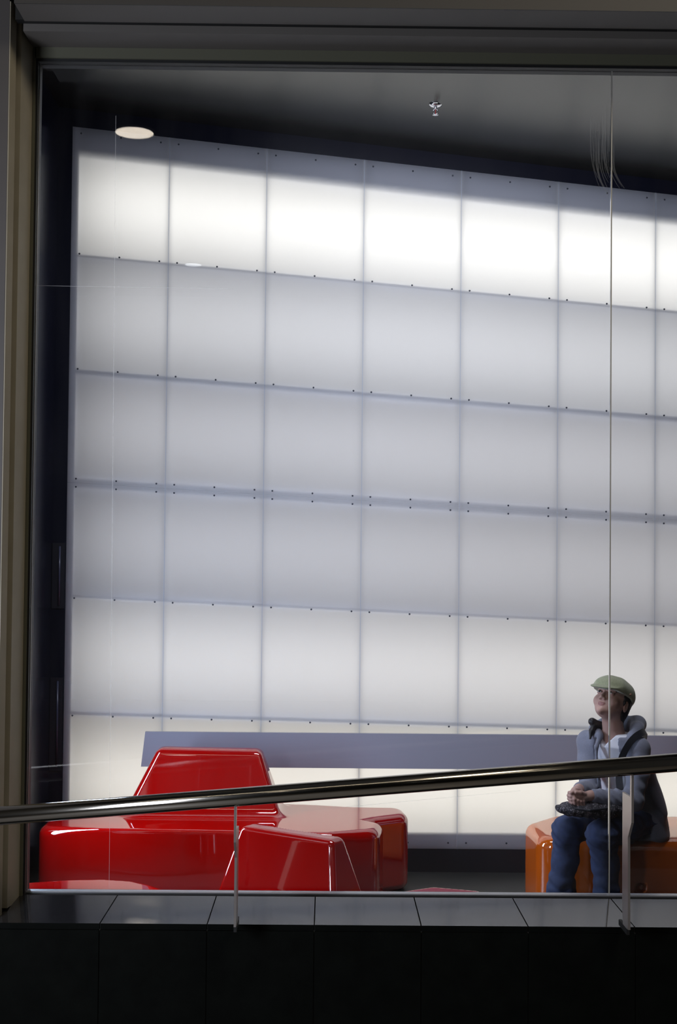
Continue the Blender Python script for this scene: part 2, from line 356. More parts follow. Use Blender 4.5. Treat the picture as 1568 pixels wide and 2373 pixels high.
for (xa, za, xb, zb) in ((-0.74, .835, -.30, .872), (0.53, .115, 0.9, .11)): 
    if za > LZ: mark(w1, [(xa, 0, za), ((xa + xb) / 2, 0, (za + zb) / 2 + .004), (xb, 0, zb)], 0.0008, S('scratch'), 'scratch')
mark(w1, [(-0.1, 0, .80), (0.2, 0, .80 + .03), (0.8, 0, .84 + .05)], 0.0008, S('scratch'), 'scratch')

# frame members around the glass
bm = bmesh.new(); box(bm, GX0 - 0.0, 3.2, -0.006, 0.03, LZ - .01, LZ + 0.005); struct('trim_14', bm, S('alu'))
bm = bmesh.new(); box(bm, GX0 - 0.0, 3.2, -0.020, -0.006, LZ - .01, LZ + 0.0025); struct('trim_15', bm, S('gasket'))
bm = bmesh.new(); box(bm, GX0 - 0.008, GX0, -0.03, 0.05, LZ - .02, GZ1 + 0.012); box(bm, GX0, 3.2, -0.03, 0.05, GZ1, GZ1 + 0.012); struct('trim_16', bm, S('gasket'))
bm = bmesh.new(); box(bm, GX0 + 0.0005, GX0 + 0.003, -0.004, 0.0, LZ + .012, GZ1); struct('trim_17', bm, S('alu'))  # thin pale strip stands in for the highlight along the glass edge
bm = bmesh.new(); box(bm, GX0 - 0.019, GX0 - 0.008, -0.04, 0.06, LZ - .02, GZ1 + 0.056); box(bm, GX0 - 0.012, 3.2, -0.04, 0.06, GZ1 + 0.012, GZ1 + 0.056); struct('trim_18', bm, S('frame'))
ZT = GZ1 + 0.056
bm = bmesh.new()      # inner reveal lining, left side and soffit
slab(bm, [(GX0 - .10, .06, LZ - .02), (GX0 - .019, .06, LZ - .02), (GX0 - .019, -.03, LZ - .02), (GX0 - .038, -.165, LZ - .02), (GX0 - .10, -.165, LZ - .02)], [(GX0 - .10, .06, ZT + .1), (GX0 - .019, .06, ZT + .1), (GX0 - .019, -.03, ZT + .1), (GX0 - .038, -.165, ZT + .1), (GX0 - .10, -.165, ZT + .1)])
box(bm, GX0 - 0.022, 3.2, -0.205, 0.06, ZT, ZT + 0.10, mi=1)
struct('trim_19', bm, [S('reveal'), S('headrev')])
bm = bmesh.new()      # black shadow gap
box(bm, GX0 - 0.16, GX0 - 0.099, -0.20, -0.165, LZ - .03, ZT + 0.10); box(bm, GX0 - 0.045, 3.2, -0.245, -0.205, ZT + 0.030, ZT + 0.10)
struct('trim_20', bm, S('gasket'))
bm = bmesh.new()      # outer reveal lining
slab(bm, [(GX0 - .12, -.2, LZ - .04), (GX0 - .050, -.2, LZ - .04), (GX0 - .062, -.25, LZ - .04), (GX0 - .12, -.25, LZ - .04)], [(GX0 - .12, -.2, ZT + .1), (GX0 - .050, -.2, ZT + .1), (GX0 - .062, -.25, ZT + .1), (GX0 - .12, -.25, ZT + .1)])
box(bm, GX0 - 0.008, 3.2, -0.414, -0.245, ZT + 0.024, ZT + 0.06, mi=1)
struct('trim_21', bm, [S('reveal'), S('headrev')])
bm = bmesh.new(); box(bm, -3.2, GX0 - 0.066, -0.252, -0.02, LZ - 0.04, 6.0); struct('wall_front', bm, S('wallout'))
bm = bmesh.new(); box(bm, GX0 - 0.008, 3.2, -0.42, -0.02, ZT + 0.06, 6.0); box(bm, GX0 - .008, 3.2, -.42, -.414, ZT + .022, ZT + .06); struct('wall_header', bm, S('headface'))
bm = bmesh.new(); box(bm, -1.70, 3.3, 0.0, 0.06, ZT + 0.055, 4.62); box(bm, -1.70, GX0 - .1, -0.02, 0.06, 0, ZT + 0.06); box(bm, GX0 - .1, 3.2, 0.03, 0.055, 0, LZ)
struct('wall_inner', bm, S('navy'))

# ledge tiles: polished granite slabs with open joints; black stone front below
x0 = -0.8356
bm = bmesh.new(); bj = bmesh.new()
for k in range(-6, 11):
    a = x0 + 0.4 * k
    fr = 1.036                    # slabs splay slightly and fall outwards, tilted to mirror the wall only
    lo = [(a + .0022, -.012, LZ - .02), (a + .3978, -.012, LZ - .02), ((a + .3978) * fr, -.272, LZ - .067), ((a + .0022) * fr, -.272, LZ - .067)]
    fs = slab(bm, lo, [(p[0], p[1], q) for p, q in zip(lo, (LZ, LZ, LZ - .0465, LZ - .0465))], 1); fs[1].material_index = 0
struct('trim_22', bm, [S('granite'), S('blackstone')])
slab(bj, [(-3.2, -.268, -.3), (3.5, -.268, -.3), (3.5, .03, -.3), (-3.2, .03, -.3)], [(-3.2, -.268, LZ - .0505), (3.5, -.268, LZ - .0505), (3.5, .03, LZ - .004), (-3.2, .03, LZ - .004)]); struct('trim_23', bj, S('joint'))
bm = bmesh.new()
for k in range(-6, 11):
    a = x0 + 0.4 * k
    box(bm, (a + 0.0015) * 1.036, (a + 0.3985) * 1.036, -0.284, -0.268, -0.6, LZ - 0.069, 0.001)
box(bm, x0 - 2.4, x0 + 4.4, -0.277, -0.268, -0.6, LZ - 0.07, mi=1)
struct('wall_parapet', bm, [S('blackstone'), S('jointl')])
bm = bmesh.new(); box(bm, -6, 6, -16, -0.40, -0.68, -0.6); struct('floor_hall', bm, S('hallfloor'))
bm = bmesh.new(); box(bm, -6, 6, -16, -0.02, 6.0, 6.1); struct('ceiling_hall', bm, S('hallceil'))
bm = bmesh.new(); box(bm, -6, 6, -16.1, -16, -0.6, 6.1); struct('wall_hall_far', bm, S('hallceil'))
bm = bmesh.new(); box(bm, -6.1, -6, -16, -0.3, -0.6, 6.1); box(bm, -6, -3.2, -0.4, -0.3, -0.6, 6.1); struct('wall_hall_left', bm, S('hallceil'))
bm = bmesh.new(); box(bm, 6, 6.1, -16, -0.3, -0.6, 6.1); box(bm, 3.2, 6, -0.4, -0.3, -0.6, 6.1); struct('wall_hall_right', bm, S('hallceil'))
bm = bmesh.new(); box(bm, -6, 6, -0.4, -0.35, -0.6, -0.3); struct('baseboard_hall', bm, S('blackstone'))

# downlights of the hall ceiling, seen mirrored in the window
def downlight(x, y, r, m, lab):
    t = thing('downlight', lab, 'ceiling lamp', (x, y, 6.0), 'round downlights of the hall ceiling')
    bm = bmesh.new(); lathe(bm, [(r + .03, 0.0), (r + .03, -0.012), (r, -0.012), (r, -0.002)], 40); o = obj('lamp_ring', bm, S('lampring'), t, False)
    bm = bmesh.new(); lathe(bm, [(r, -0.003), (r, -0.006)], 40); obj('lamp_lens', bm, m, t)
downlight(-1.956, -7.508, 0.19, S('warm'), 'large warm round hall downlight mirrored in the window top left')
downlight(-1.993, -13.54, 0.12, S('cool'), 'small white hall downlight mirrored left over the panel joint line')
downlight(3.835, -13.677, 0.15, S('cool'), 'small white hall downlight mirrored at the right of the window')

# sprinkler on the room ceiling
sx, sy = 0.55, 1.48; sz = ceil_z(sx)
sp = thing('fire_sprinkler', 'small chrome fire sprinkler hanging from the dark ceiling', 'sprinkler', (sx, sy, sz))
bm = bmesh.new(); lathe(bm, [(0.036, 0.004), (0.036, -0.003), (0.022, -0.010), (0.012, -0.012)], 32); obj('cover_plate', bm, S('chrome'), sp, True)
bm = bmesh.new(); lathe(bm, [(0.009, -0.008), (0.009, -0.022), (0.006, -0.024)], 16); obj('sprinkler_body', bm, S('chrome'), sp, True)
for s in (-1, 1):
    bm = bmesh.new(); tube(bm, [(s * .008, 0, -.020), (s * .013, 0, -.03), (s * .011, 0, -.042), (s * .004, 0, -.052)], 0.0022, 8); obj('frame_arm', bm, S('chrome'), sp, True)
bm = bmesh.new(); tube(bm, [(0, 0, -.022), (0, 0, -.05)], 0.0022, 8); obj('glass_bulb', bm, mat('bulb_red', (.35, .03, .03), .2), sp, True)
bm = bmesh.new(); lathe(bm, [(0.005, -0.051), (0.016, -0.0535), (0.016, -0.055), (0.004, -0.0555)], 20); obj('deflector', bm, S('chrome'), sp, True)

# ------------------------------------------------------------------ handrail
hr = thing('handrail', 'round brushed steel handrail sloping up to the right before the window', 'handrail', (0.05, -0.46, 0.97))
RA = (0.865, 0.0865); railz = lambda x: 0.865 + 0.08653 * (x + 1.212)
bm = bmesh.new(); tube(bm, [(-3.0, -0.46, railz(-3.0)), (3.0, -0.46, railz(3.0))], 0.0345, 48)
local(obj('rail', bm, S('steel'), None, True), hr)
def post(x, lab):
    zt = railz(x) - 0.0
    bm = bmesh.new(); t = 0.0045
    prof = [(-0.405, 0.447), (-0.334, 0.441), (-0.334, LZ - 0.01), (-0.322, LZ + .05), (-0.322, zt - 0.135 if x < 0 else zt - 0.122), (-0.447, zt - 0.120 if x < 0 else zt - .118), (-0.449, zt - 0.02),
            (-0.472, zt - 0.02), (-0.472, zt - 0.165 if x < 0 else zt - .21), (-0.415, zt - 0.235 if x < 0 else zt - 0.275), (-0.420, LZ + .02), (-0.424, 0.449)]
    slab(bm, [(x - t, y, z) for y, z in prof], [(x + t, y, z) for y, z in prof])
    o = local(obj('post', bm, S('post')), hr)
    bm = bmesh.new(); box(bm, x - 0.006, x + 0.006, -0.404, -0.268, 0.424, 0.446, 0.001)
    f = obj('foot_plate', bm, S('gasket')); f.parent = o
    return o
post(-0.334, ''); post(1.150, '')

# ------------------------------------------------------------------ signed-distance modelling
def surface_nets(d, X, Y, Z):
    s = d < 0; nx, ny, nz = d.shape
    c = [s[i:nx - 1 + i, j:ny - 1 + j, k:nz - 1 + k] for i in (0, 1) for j in (0, 1) for k in (0, 1)]
    cnt = sum(a.astype(np.int8) for a in c); act = (cnt > 0) & (cnt < 8)
    idx = -np.ones(act.shape, np.int64); I, J, K = np.nonzero(act); n = len(I); idx[I, J, K] = np.arange(n)
    acc = np.zeros((n, 3)); num = np.zeros(n)
    ax = (np.asarray(X), np.asarray(Y), np.asarray(Z))
    for (a, b) in [((0,0,0),(1,0,0)),((0,1,0),(1,1,0)),((0,0,1),(1,0,1)),((0,1,1),(1,1,1)),((0,0,0),(0,1,0)),((1,0,0),(1,1,0)),((0,0,1),(0,1,1)),((1,0,1),(1,1,1)),((0,0,0),(0,0,1)),((1,0,0),(1,0,1)),((0,1,0),(0,1,1)),((1,1,0),(1,1,1))]:
        da = d[I + a[0], J + a[1], K + a[2]]; db = d[I + b[0], J + b[1], K + b[2]]
        m = (da < 0) != (db < 0); t = np.where(m, da / np.where(m, da - db, 1), 0)
        pa = np.stack([ax[0][I + a[0]], ax[1][J + a[1]], ax[2][K + a[2]]], 1); pb = np.stack([ax[0][I + b[0]], ax[1][J + b[1]], ax[2][K + b[2]]], 1)
        acc += np.where(m[:, None], pa + (pb - pa) * t[:, None], 0); num += m
    V = acc / num[:, None]; Q = []
    for axis in range(3):
        sa = np.moveaxis(s, axis, 0); e = sa[:-1] != sa[1:]; ida = np.moveaxis(idx, axis, 0)
        A, B, Cc = np.nonzero(e[:, 1:-1, 1:-1]); B = B + 1; Cc = Cc + 1
        q = np.stack([ida[A, B - 1, Cc - 1], ida[A, B, Cc - 1], ida[A, B, Cc], ida[A, B - 1, Cc]], 1)
        flip = ~sa[A, B, Cc]
        if axis == 1: flip = ~flip
        q[flip] = q[flip][:, ::-1]; Q.append(q)
    Q = np.concatenate(Q); return V, Q[(Q >= 0).all(1)]
def axis_steps(lo, hi, step, fine=()):
    out = [lo]; 
    while out[-1] < hi:
        p = out[-1]; st = step
        for a, b, f in fine:
            if a - 1e-9 <= p < b: st = min(st, f)
            elif p < a: st = min(st, max(a - p, 0.0012)) if a - p < st else st
        out.append(p + st)
    return np.array(out)
class Vol:
    def __init__(s, lo, hi, step, fine=((), (), ())):
        s.ax = [axis_steps(lo[i], hi[i], step, fine[i]) for i in range(3)]
        s.d = np.full([len(a) for a in s.ax], 0.2, np.float32)
    def reg(s, lo, hi, pad):
        sl = tuple(slice(max(0, np.searchsorted(s.ax[i], lo[i] - pad) - 1), np.searchsorted(s.ax[i], hi[i] + pad) + 1) for i in range(3))
        g = np.meshgrid(*[s.ax[i][sl[i]] for i in range(3)], indexing='ij'); return sl, np.stack(g, -1).astype(np.float32)
    def put(s, f, lo, hi, k=0.01, sub=False, pad=None):
        sl, P = s.reg(lo, hi, (k + 0.02) if pad is None else pad)
        if P.size == 0: return
        e = f(P); d = s.d[sl]
        if sub: e = -e; h = np.clip(0.5 + 0.5 * (e - d) / k, 0, 1); s.d[sl] = d + (e - d) * h + k * h * (1 - h)
        else: h = np.clip(0.5 + 0.5 * (d - e) / k, 0, 1); s.d[sl] = d + (e - d) * h - k * h * (1 - h)
    def cone(s, a, b, ra, rb, k=0.01, sub=False):
        a = np.array(a, np.float32); b = np.array(b, np.float32); r = max(ra, rb)
        def f(P):
            ba = b - a; t = np.clip(((P - a) @ ba) / max(1e-9, ba @ ba), 0, 1)
            return np.linalg.norm(P - a - t[..., None] * ba, axis=-1) - (ra + (rb - ra) * t)
        s.put(f, np.minimum(a, b) - r, np.maximum(a, b) + r, k, sub)
    def chain(s, pts, k=0.01):
        for (p, r), (q, t) in zip(pts[:-1], pts[1:]): s.cone(p, q, r, t, k)
    def ell(s, c, rad, R=None, k=0.01, sub=False):
        c = np.array(c, np.float32); rad = np.array(rad, np.float32); R = np.eye(3, dtype=np.float32) if R is None else np.array(R, np.float32)
        def f(P):
            q = (P - c) @ R; k0 = np.linalg.norm(q / rad, axis=-1); k1 = np.linalg.norm(q / rad ** 2, axis=-1); return k0 * (k0 - 1) / np.maximum(k1, 1e-6)
        ext = np.sqrt(((R * rad) ** 2).sum(1)); s.put(f, c - ext, c + ext, k, sub)
    def everywhere(s, f): 
        g = np.meshgrid(*s.ax, indexing='ij'); P = np.stack(g, -1).astype(np.float32); s.d = f(P, s.d).astype(np.float32)
    def near(s, f, band=0.03):
        m = np.abs(s.d) < band; I = np.nonzero(m); P = np.stack([s.ax[i][I[i]] for i in range(3)], -1); s.d[m] = f(P, s.d[m])
    def mesh(s, name, m, parent=None, smooth=1, pick=None):
        V, Q = surface_nets(s.d, *s.ax)
        return npmesh(name, V, Q, m, parent, smooth, pick)
def npmesh(name, V, Q, m, parent=None, smooth=0, pick=None, normals=None):
    e = np.concatenate([Q[:, [0, 1]], Q[:, [1, 2]], Q[:, [2, 3]], Q[:, [3, 0]]])
    for _ in range(smooth):
        acc = np.zeros_like(V); n = np.zeros(len(V))
        np.add.at(acc, e[:, 0], V[e[:, 1]]); np.add.at(n, e[:, 0], 1); np.add.at(acc, e[:, 1], V[e[:, 0]]); np.add.at(n, e[:, 1], 1)
        V = V * 0.5 + 0.5 * acc / np.maximum(n, 1)[:, None]
    me = bpy.data.meshes.new(name)
    me.vertices.add(len(V)); me.vertices.foreach_set('co', V.astype(np.float32).ravel())
    me.loops.add(len(Q) * 4); me.loops.foreach_set('vertex_index', Q.astype(np.int32).ravel())
    me.polygons.add(len(Q)); me.polygons.foreach_set('loop_start', np.arange(0, len(Q) * 4, 4, dtype=np.int32))
    for x in (m if isinstance(m, (list, tuple)) else [m]): me.materials.append(x)
    if pick is not None: me.polygons.foreach_set('material_index', pick(V[Q].mean(1)).astype(np.int32))
    me.update(calc_edges=True); me.validate(); me.polygons.foreach_set('use_smooth', [True] * len(me.polygons))
    if normals is not None and len(me.vertices) == len(normals): me.normals_split_custom_set_from_vertices([tuple(n) for n in normals])
    o = link(name, me)
    if parent: local(o, parent)
    return o

# ------------------------------------------------------------------ moulded seats
def sd_poly(P, poly):
    x, y = P[..., 0], P[..., 1]; n = len(poly); d = np.full(x.shape, 1e9); sg = np.ones(x.shape)
    for i in range(n):
        ax, ay = poly[i]; bx, by = poly[i - 1]; ex, ey = bx - ax, by - ay; wx, wy = x - ax, y - ay
        t = np.clip((wx * ex + wy * ey) / (ex * ex + ey * ey), 0, 1); d = np.minimum(d, (wx - ex * t) ** 2 + (wy - ey * t) ** 2)
        c1 = y >= ay; c2 = y < by; c3 = ex * wy > ey * wx
        fl = (c1 & c2 & c3) | (~c1 & ~c2 & ~c3); sg = np.where(fl, -sg, sg)
    return sg * np.sqrt(d)
def smin(a, b, k): h = np.clip(0.5 + 0.5 * (b - a) / k, 0, 1); return b + (a - b) * h - k * h * (1 - h)
def slab_sdf(P, poly, R, z0, z1, r):
    # plan outline rounded by R, vertical edges between z0 and z1 rounded by r
    d2 = sd_poly(P, poly) - R
    wx = d2 + r; wz = np.abs(P[..., 2] - (z0 + z1) / 2) - (z1 - z0) / 2 + r
    return np.minimum(np.maximum(wx, wz), 0) + np.hypot(np.maximum(wx, 0), np.maximum(wz, 0)) - r
def frus_sdf(P, c, ang, hx0, hx1, hy0, hy1, z0, z1, r, top_sl=0.0, shx=0.0, shy=0.0, zb=None):
    # tapered upright block: half sizes (hx,hy) change from z0 to z1
    q = P - np.array([c[0], c[1], 0]); ca, sa = math.cos(ang), math.sin(ang)
    u = q[..., 0] * ca + q[..., 1] * sa; v = -q[..., 0] * sa + q[..., 1] * ca
    t = (P[..., 2] - z0) / (z1 - z0); u = u - shx * t; v = v - shy * t
    dx = np.abs(u) - (hx0 + (hx1 - hx0) * t); dy = np.abs(v) - (hy0 + (hy1 - hy0) * t)
    kx = 1 / math.hypot(1, (hx1 - hx0) / (z1 - z0)); ky = 1 / math.hypot(1, (hy1 - hy0) / (z1 - z0))
    zt = z1 + top_sl * u
    dz = np.maximum(P[..., 2] - zt, (zb if zb is not None else z0 - 0.1) - P[..., 2])
    w = np.stack([dx * kx + r, dy * ky + r, dz + r], -1)
    return np.minimum(w.max(-1), 0) + np.linalg.norm(np.maximum(w, 0), axis=-1) - r
def seat_mesh(f, lo, hi, step, zs, m, root, names=('seat', 'backrest')):
    ax = [np.arange(lo[i], hi[i] + step, step) for i in range(3)]
    g = np.stack(np.meshgrid(*ax, indexing='ij'), -1); V, Q = surface_nets(f(g), *ax)
    def grad(V):
        e = 1e-3; return np.stack([(f(V + np.eye(3)[i] * e) - f(V - np.eye(3)[i] * e)) / (2 * e) for i in range(3)], -1)
    for _ in range(3):
        G = grad(V); V = V - np.clip(f(V), -step, step)[:, None] * G / np.maximum((G ** 2).sum(-1), 1e-3)[:, None]
    G = grad(V); N = G / np.maximum(np.linalg.norm(G, axis=-1), 1e-6)[:, None]
    up = zs(V[Q].mean(1))
    for name, msk in zip(names, (~up, up)):
        if not msk.any(): continue
        q = Q[msk]; u, inv = np.unique(q, return_inverse=True)
        npmesh(name, V[u], inv.reshape(q.shape), m, root, 0, None, N[u])

SH = 0.42
rl = thing('moulded_seat', 'large glossy red moulded bench with tall trapezoid backrest near the backlit wall', 'bench', (-0.5, 1.7, 0), 'glossy red moulded benches')
polyA = [(-1.40, 1.52), (-0.6, 1.49), (0.02, 1.44), (0.20, 1.50), (0.22, 1.60), (0.12, 1.70), (0.22, 1.80), (0.37, 1.90), (0.36, 1.98), (0.12, 1.99), (-0.4, 2.06), (-1.40, 2.06)]
def fA(P):
    rr = 0.016 + 0.034 * np.clip((np.abs(P[..., 0] + 0.62) - 0.55) / 0.25, 0, 1)
    a = slab_sdf(P, polyA, 0.09, 0.0, SH, rr)
    b = frus_sdf(P, (-0.665, 1.90), 0.0, 0.43, 0.285, 0.16, 0.055, SH, 0.765, 0.028, -0.012, 0.025, 0.01)
    return smin(a, b, 0.05)
seat_mesh(fA, (-1.56, 1.3, -0.03), (0.56, 2.20, 0.83), 0.012, lambda c: c[:, 2] > SH + 0.012, S('red'), rl)
rn = thing('moulded_seat', 'low glossy red moulded bench close behind the glass with a slanted side backrest', 'bench', (-0.4, 0.3, 0), 'glossy red moulded benches')
SL = 0.345
polyB = [(-1.45, 0.16), (0.62, 0.16), (0.66, 0.50), (0.50, 0.55), (0.34, 0.46), (0.20, 0.40), (-0.10, 0.44), (-0.50, 0.44), (-0.66, 0.43), (-0.74, 0.47), (-0.82, 0.56), (-0.90, 0.62), (-1.02, 0.645), (-1.16, 0.63), (-1.30, 0.59), (-1.45, 0.54)]
def fB(P):
    a = slab_sdf(P, polyB, 0.06, 0.0, SL, 0.03)
    b = frus_sdf(P, (-0.150, 0.553), -0.60, 0.355, 0.255, 0.165, 0.048, 0.18, 0.600, 0.024, 0.0, 0.0, 0.0, 0.0)
    return smin(a, b, 0.02)
seat_mesh(fB, (-1.58, 0.05, -0.03), (0.78, 0.98, 0.70), 0.009, lambda c: c[:, 2] > SL + 0.006, S('red'), rn)
oc = thing('moulded_seat', 'glossy orange moulded bench that the person in the flat cap sits on', 'bench', (1.9, 1.6, 0))
polyO = [(1.18, 1.36), (1.34, 1.32), (2.6, 1.34), (2.6, 1.80), (1.30, 1.78), (1.17, 1.62)]
def fO(P):
    a = slab_sdf(P, polyO, 0.10, 0.0, SH, 0.055)
    hole = np.linalg.norm((P - np.array([1.592, 1.215, 0.187])) * np.array([1, 0.8, 1]), axis=-1) - 0.026
    return np.maximum(a, -hole)
seat_mesh(fO, (1.03, 1.16, -0.03), (2.76, 1.96, 0.50), 0.014, lambda c: c[:, 2] > 9, S('orange'), oc)
bm = bmesh.new(); lathe(bm, [(0.012, 0.0), (0.012, -0.006), (0.008, -0.010), (0.003, -0.010)], 20, (1.592, 1.236, 0.187), 'Y'); local(obj('bolt', bm, S('orange'), None, True), oc)

# ------------------------------------------------------------------ person
pr = thing('person', 'person in olive flat cap, grey hoodie and jeans sitting on orange bench, gazing up', 'person', (1.55, 1.35, 0.0))
F2 = np.array([-0.70, -0.714, 0.0]); L2 = np.array([0.714, -0.70, 0.0]); UP = np.array([0, 0, 1.0])
def rotm(yaw, pitch, roll=0.0):
    # columns: lateral(left), forward, up of the head
    fh = np.array([-math.sin(yaw), -math.cos(yaw), 0]); l = np.array([math.cos(yaw), -math.sin(yaw), 0])
    f = fh * math.cos(pitch) + UP * math.sin(pitch); u = UP * math.cos(pitch) - fh * math.sin(pitch)
    l2 = l * math.cos(roll) + u * math.sin(roll); u2 = -l * math.sin(roll) + u * math.cos(roll)
    return np.stack([l2, f, u2], 1)
HR = rotm(math.radians(42), math.radians(24), math.radians(-3)); HC = np.array([1.432, 1.185, 1.118]); HR2 = HR; HR = rotm(math.radians(42), math.radians(31), math.radians(-3))
def hp(x, y, z): return HC + HR @ np.array([x, y, z])
TZ = [(0.43, 1.575, 1.365, .150, .120), (0.55, 1.575, 1.355, .145, .115), (0.70, 1.545, 1.315, .130, .105), (0.82, 1.492, 1.262, .140, .105), (0.90, 1.462, 1.225, .140, .088), (0.945, 1.450, 1.215, .110, .070), (0.985, 1.442, 1.208, .060, .055), (1.02, 1.436, 1.20, .045, .045)]
TA = np.array(TZ)
def torso(off, zlo, zhi, la=0.0):
    def f(P):
        z = P[..., 2]; cx = np.interp(z, TA[:, 0], TA[:, 1]); cy = np.interp(z, TA[:, 0], TA[:, 2]); a = np.interp(z, TA[:, 0], TA[:, 3]) + off + la; b = np.interp(z, TA[:, 0], TA[:, 4]) + off
        u = (P[..., 0] - cx) * L2[0] + (P[..., 1] - cy) * L2[1]; v = (P[..., 0] - cx) * F2[0] + (P[..., 1] - cy) * F2[1]
        q = np.sqrt((u / a) ** 2 + (v / b) ** 2 + 1e-9); d = (q - 1) * np.minimum(a, b) * 0.9
        w = np.maximum(z - zhi, zlo - z); r = .012
        return np.minimum(np.maximum(d + r, w + r), 0) + np.hypot(np.maximum(d + r, 0), np.maximum(w + r, 0)) - r
    return f
def tuv(P):
    z = P[..., 2]; cx = np.interp(z, TA[:, 0], TA[:, 1]); cy = np.interp(z, TA[:, 0], TA[:, 2])
    return (P[..., 0] - cx) * L2[0] + (P[..., 1] - cy) * L2[1], (P[..., 0] - cx) * F2[0] + (P[..., 1] - cy) * F2[1]
RSH, LSH = (1.338, 1.315, .905), (1.552, 1.125, .900)
REL, LEL = (1.325, 1.215, .672), (1.512, 1.055, .655)
RWR, LWR = (1.240, 1.035, .712), (1.288, .985, .690)
# body: head, neck, torso, arms and hands as one surface
B = Vol((1.14, .90, .45), (1.72, 1.45, 1.26), 0.007, (((1.15, 1.29, .0028), (1.34, 1.53, .0028)), ((.92, 1.04, .0028), (1.06, 1.29, .0028)), ((.63, .74, .0028), (1.0, 1.24, .0028))))
B.put(torso(-.026, .46, .97), (1.36, 1.1, .45), (1.72, 1.45, 1.0), .02, pad=.03)
B.chain([((1.450, 1.215, .93), .052), ((1.442, 1.205, .99), .046), (hp(0, -.03, -.05), .050)], .03)
for a, b, c_ in ((RSH, REL, RWR), (LSH, LEL, LWR)): B.chain([(a, .045), (b, .034), (c_, .024)], .02)
B.ell(hp(0, -.018, .028), (.074, .092, .082), HR, .01)
B.ell(hp(0, .028, -.022), (.063, .062, .070), HR, .03)
B.ell(hp(0, .042, -.062), (.040, .038, .032), HR, .025)
B.cone(hp(0, .076, -.083), hp(0, .075, -.081), .016, .016, .018)
for s in (-1, 1):
    B.ell(hp(s * .040, .056, -.022), (.026, .024, .026), HR, .018)
    B.ell(hp(s * .033, .094, .012), (.018, .012, .010), HR, .008, True)
    B.ell(hp(s * .032, .079, .011), (.016, .013, .0105), HR, .004)
    B.cone(hp(s * .012, .088, .030), hp(s * .045, .074, .029), .008, .006, .010)
    B.ell(hp(s * .012, .093, -.024), (.008, .010, .007), HR, .005)
    B.ell(hp(s * .0065, .099, -.0315), (.0035, .004, .003), HR, .003, True)
    B.ell(hp(s * .076, -.012, -.008), (.007, .018, .030), HR, .004); B.ell(hp(s * .084, -.006, -.006), (.005, .009, .017), HR, .004, True)
B.cone(hp(0, .086, .016), hp(0, .103, -.018), .007, .0095, .008)
B.ell(hp(0, .087, -.047), (.020, .007, .0042), HR, .004); B.ell(hp(0, .084, -.056), (.016, .008, .005), HR, .004)
B.cone(hp(-.020, .0935, -.0523), hp(.020, .0935, -.0523), .0016, .0016, .002, True)
# hands, clasped on the bag
RP, LP = (1.218, .985, .706), (1.240, .968, .684)
B.chain([(RWR, .023), (RP, .026), ((1.208, .968, .700), .025)], .012); B.chain([(LWR, .023), (LP, .025), ((1.222, .958, .682), .024)], .012)
for i, (dz, ln) in enumerate(((.020, .9), (.006, 1.0), (-.009, .95), (-.023, .8))):
    # left fingers wrap over the back of the right hand
    k0 = np.array((1.212, .945, .684 + dz)); k1 = k0 + np.array((-.026, .000, .002)) * ln; k2 = k1 + np.array((-.010, .024, .001)) * ln; k3 = k2 + np.array((.006, .018, -.001)) * ln
    B.chain([(k0, .0098), (k1, .0090), (k2, .0082), (k3, .0072)], .003)
for i, (dx, ln) in enumerate(((-.012, .85), (.003, 1.0), (.018, 1.0), (.032, .85))):
    # right fingers fold down between and below the left hand
    k0 = np.array((1.206 + dx, .944 + .004 * i, .700 - .004 * i)); k1 = k0 + np.array((.006, -.012, -.022)) * ln; k2 = k1 + np.array((.004, .004, -.022)) * ln; k3 = k2 + np.array((.002, .014, -.012)) * ln
    B.chain([(k0, .0095), (k1, .0088), (k2, .0080), (k3, .0070)], .003)
B.chain([((1.225, .972, .718), .012), ((1.205, .948, .722), .0105), ((1.186, .938, .712), .009)], .004)
B.chain([((1.250, .955, .702), .012), ((1.228, .938, .712), .0105), ((1.206, .934, .714), .009)], .004)
def pick_body(c):
    q = (c - HC) @ HR; lip = (np.abs(q[:, 0]) < .019) & (q[:, 1] > .082) & (q[:, 2] < -.0425) & (q[:, 2] > -.0635 + .012 * (q[:, 0] / .019) ** 2)
    return lip.astype(int)
body = B.mesh('body', [S('skin'), S('lips')], pr, 1, pick_body)
for s in (-1, 1):
    V = Vol(hp(s * .031, .084, .0115) - .02, hp(s * .031, .084, .0115) + .02, .0016); V.ell(hp(s * .031, .0845, .0115), (.0125, .0095, .0058), HR, .001)
    ey = V.mesh('eye', [S('eyew'), S('iris')], pr, 1, lambda c, s=s: (np.hypot(((c - HC) @ HR)[:, 0] - s * .030, ((c - HC) @ HR)[:, 2] - .0135) < .0062).astype(int))
    V = Vol(hp(s * .031, .084, .02) - .03, hp(s * .031, .084, .02) + .03, .0018)
    V.chain([(hp(s * .0175, .0885, .013), .0012), (hp(s * .030, .0925, .0195), .0020), (hp(s * .046, .080, .0135), .0012)], .002); V.mesh('eyelashes', S('hair'), pr, 0)
    V = Vol(hp(s * .031, .084, .03) - .03, hp(s * .031, .084, .03) + .03, .002)
    V.chain([(hp(s * .012, .095, .033), .0022), (hp(s * .030, .091, .038), .0028), (hp(s * .050, .074, .034), .0015)], .003); V.mesh('eyebrow', S('hair'), pr, 0)
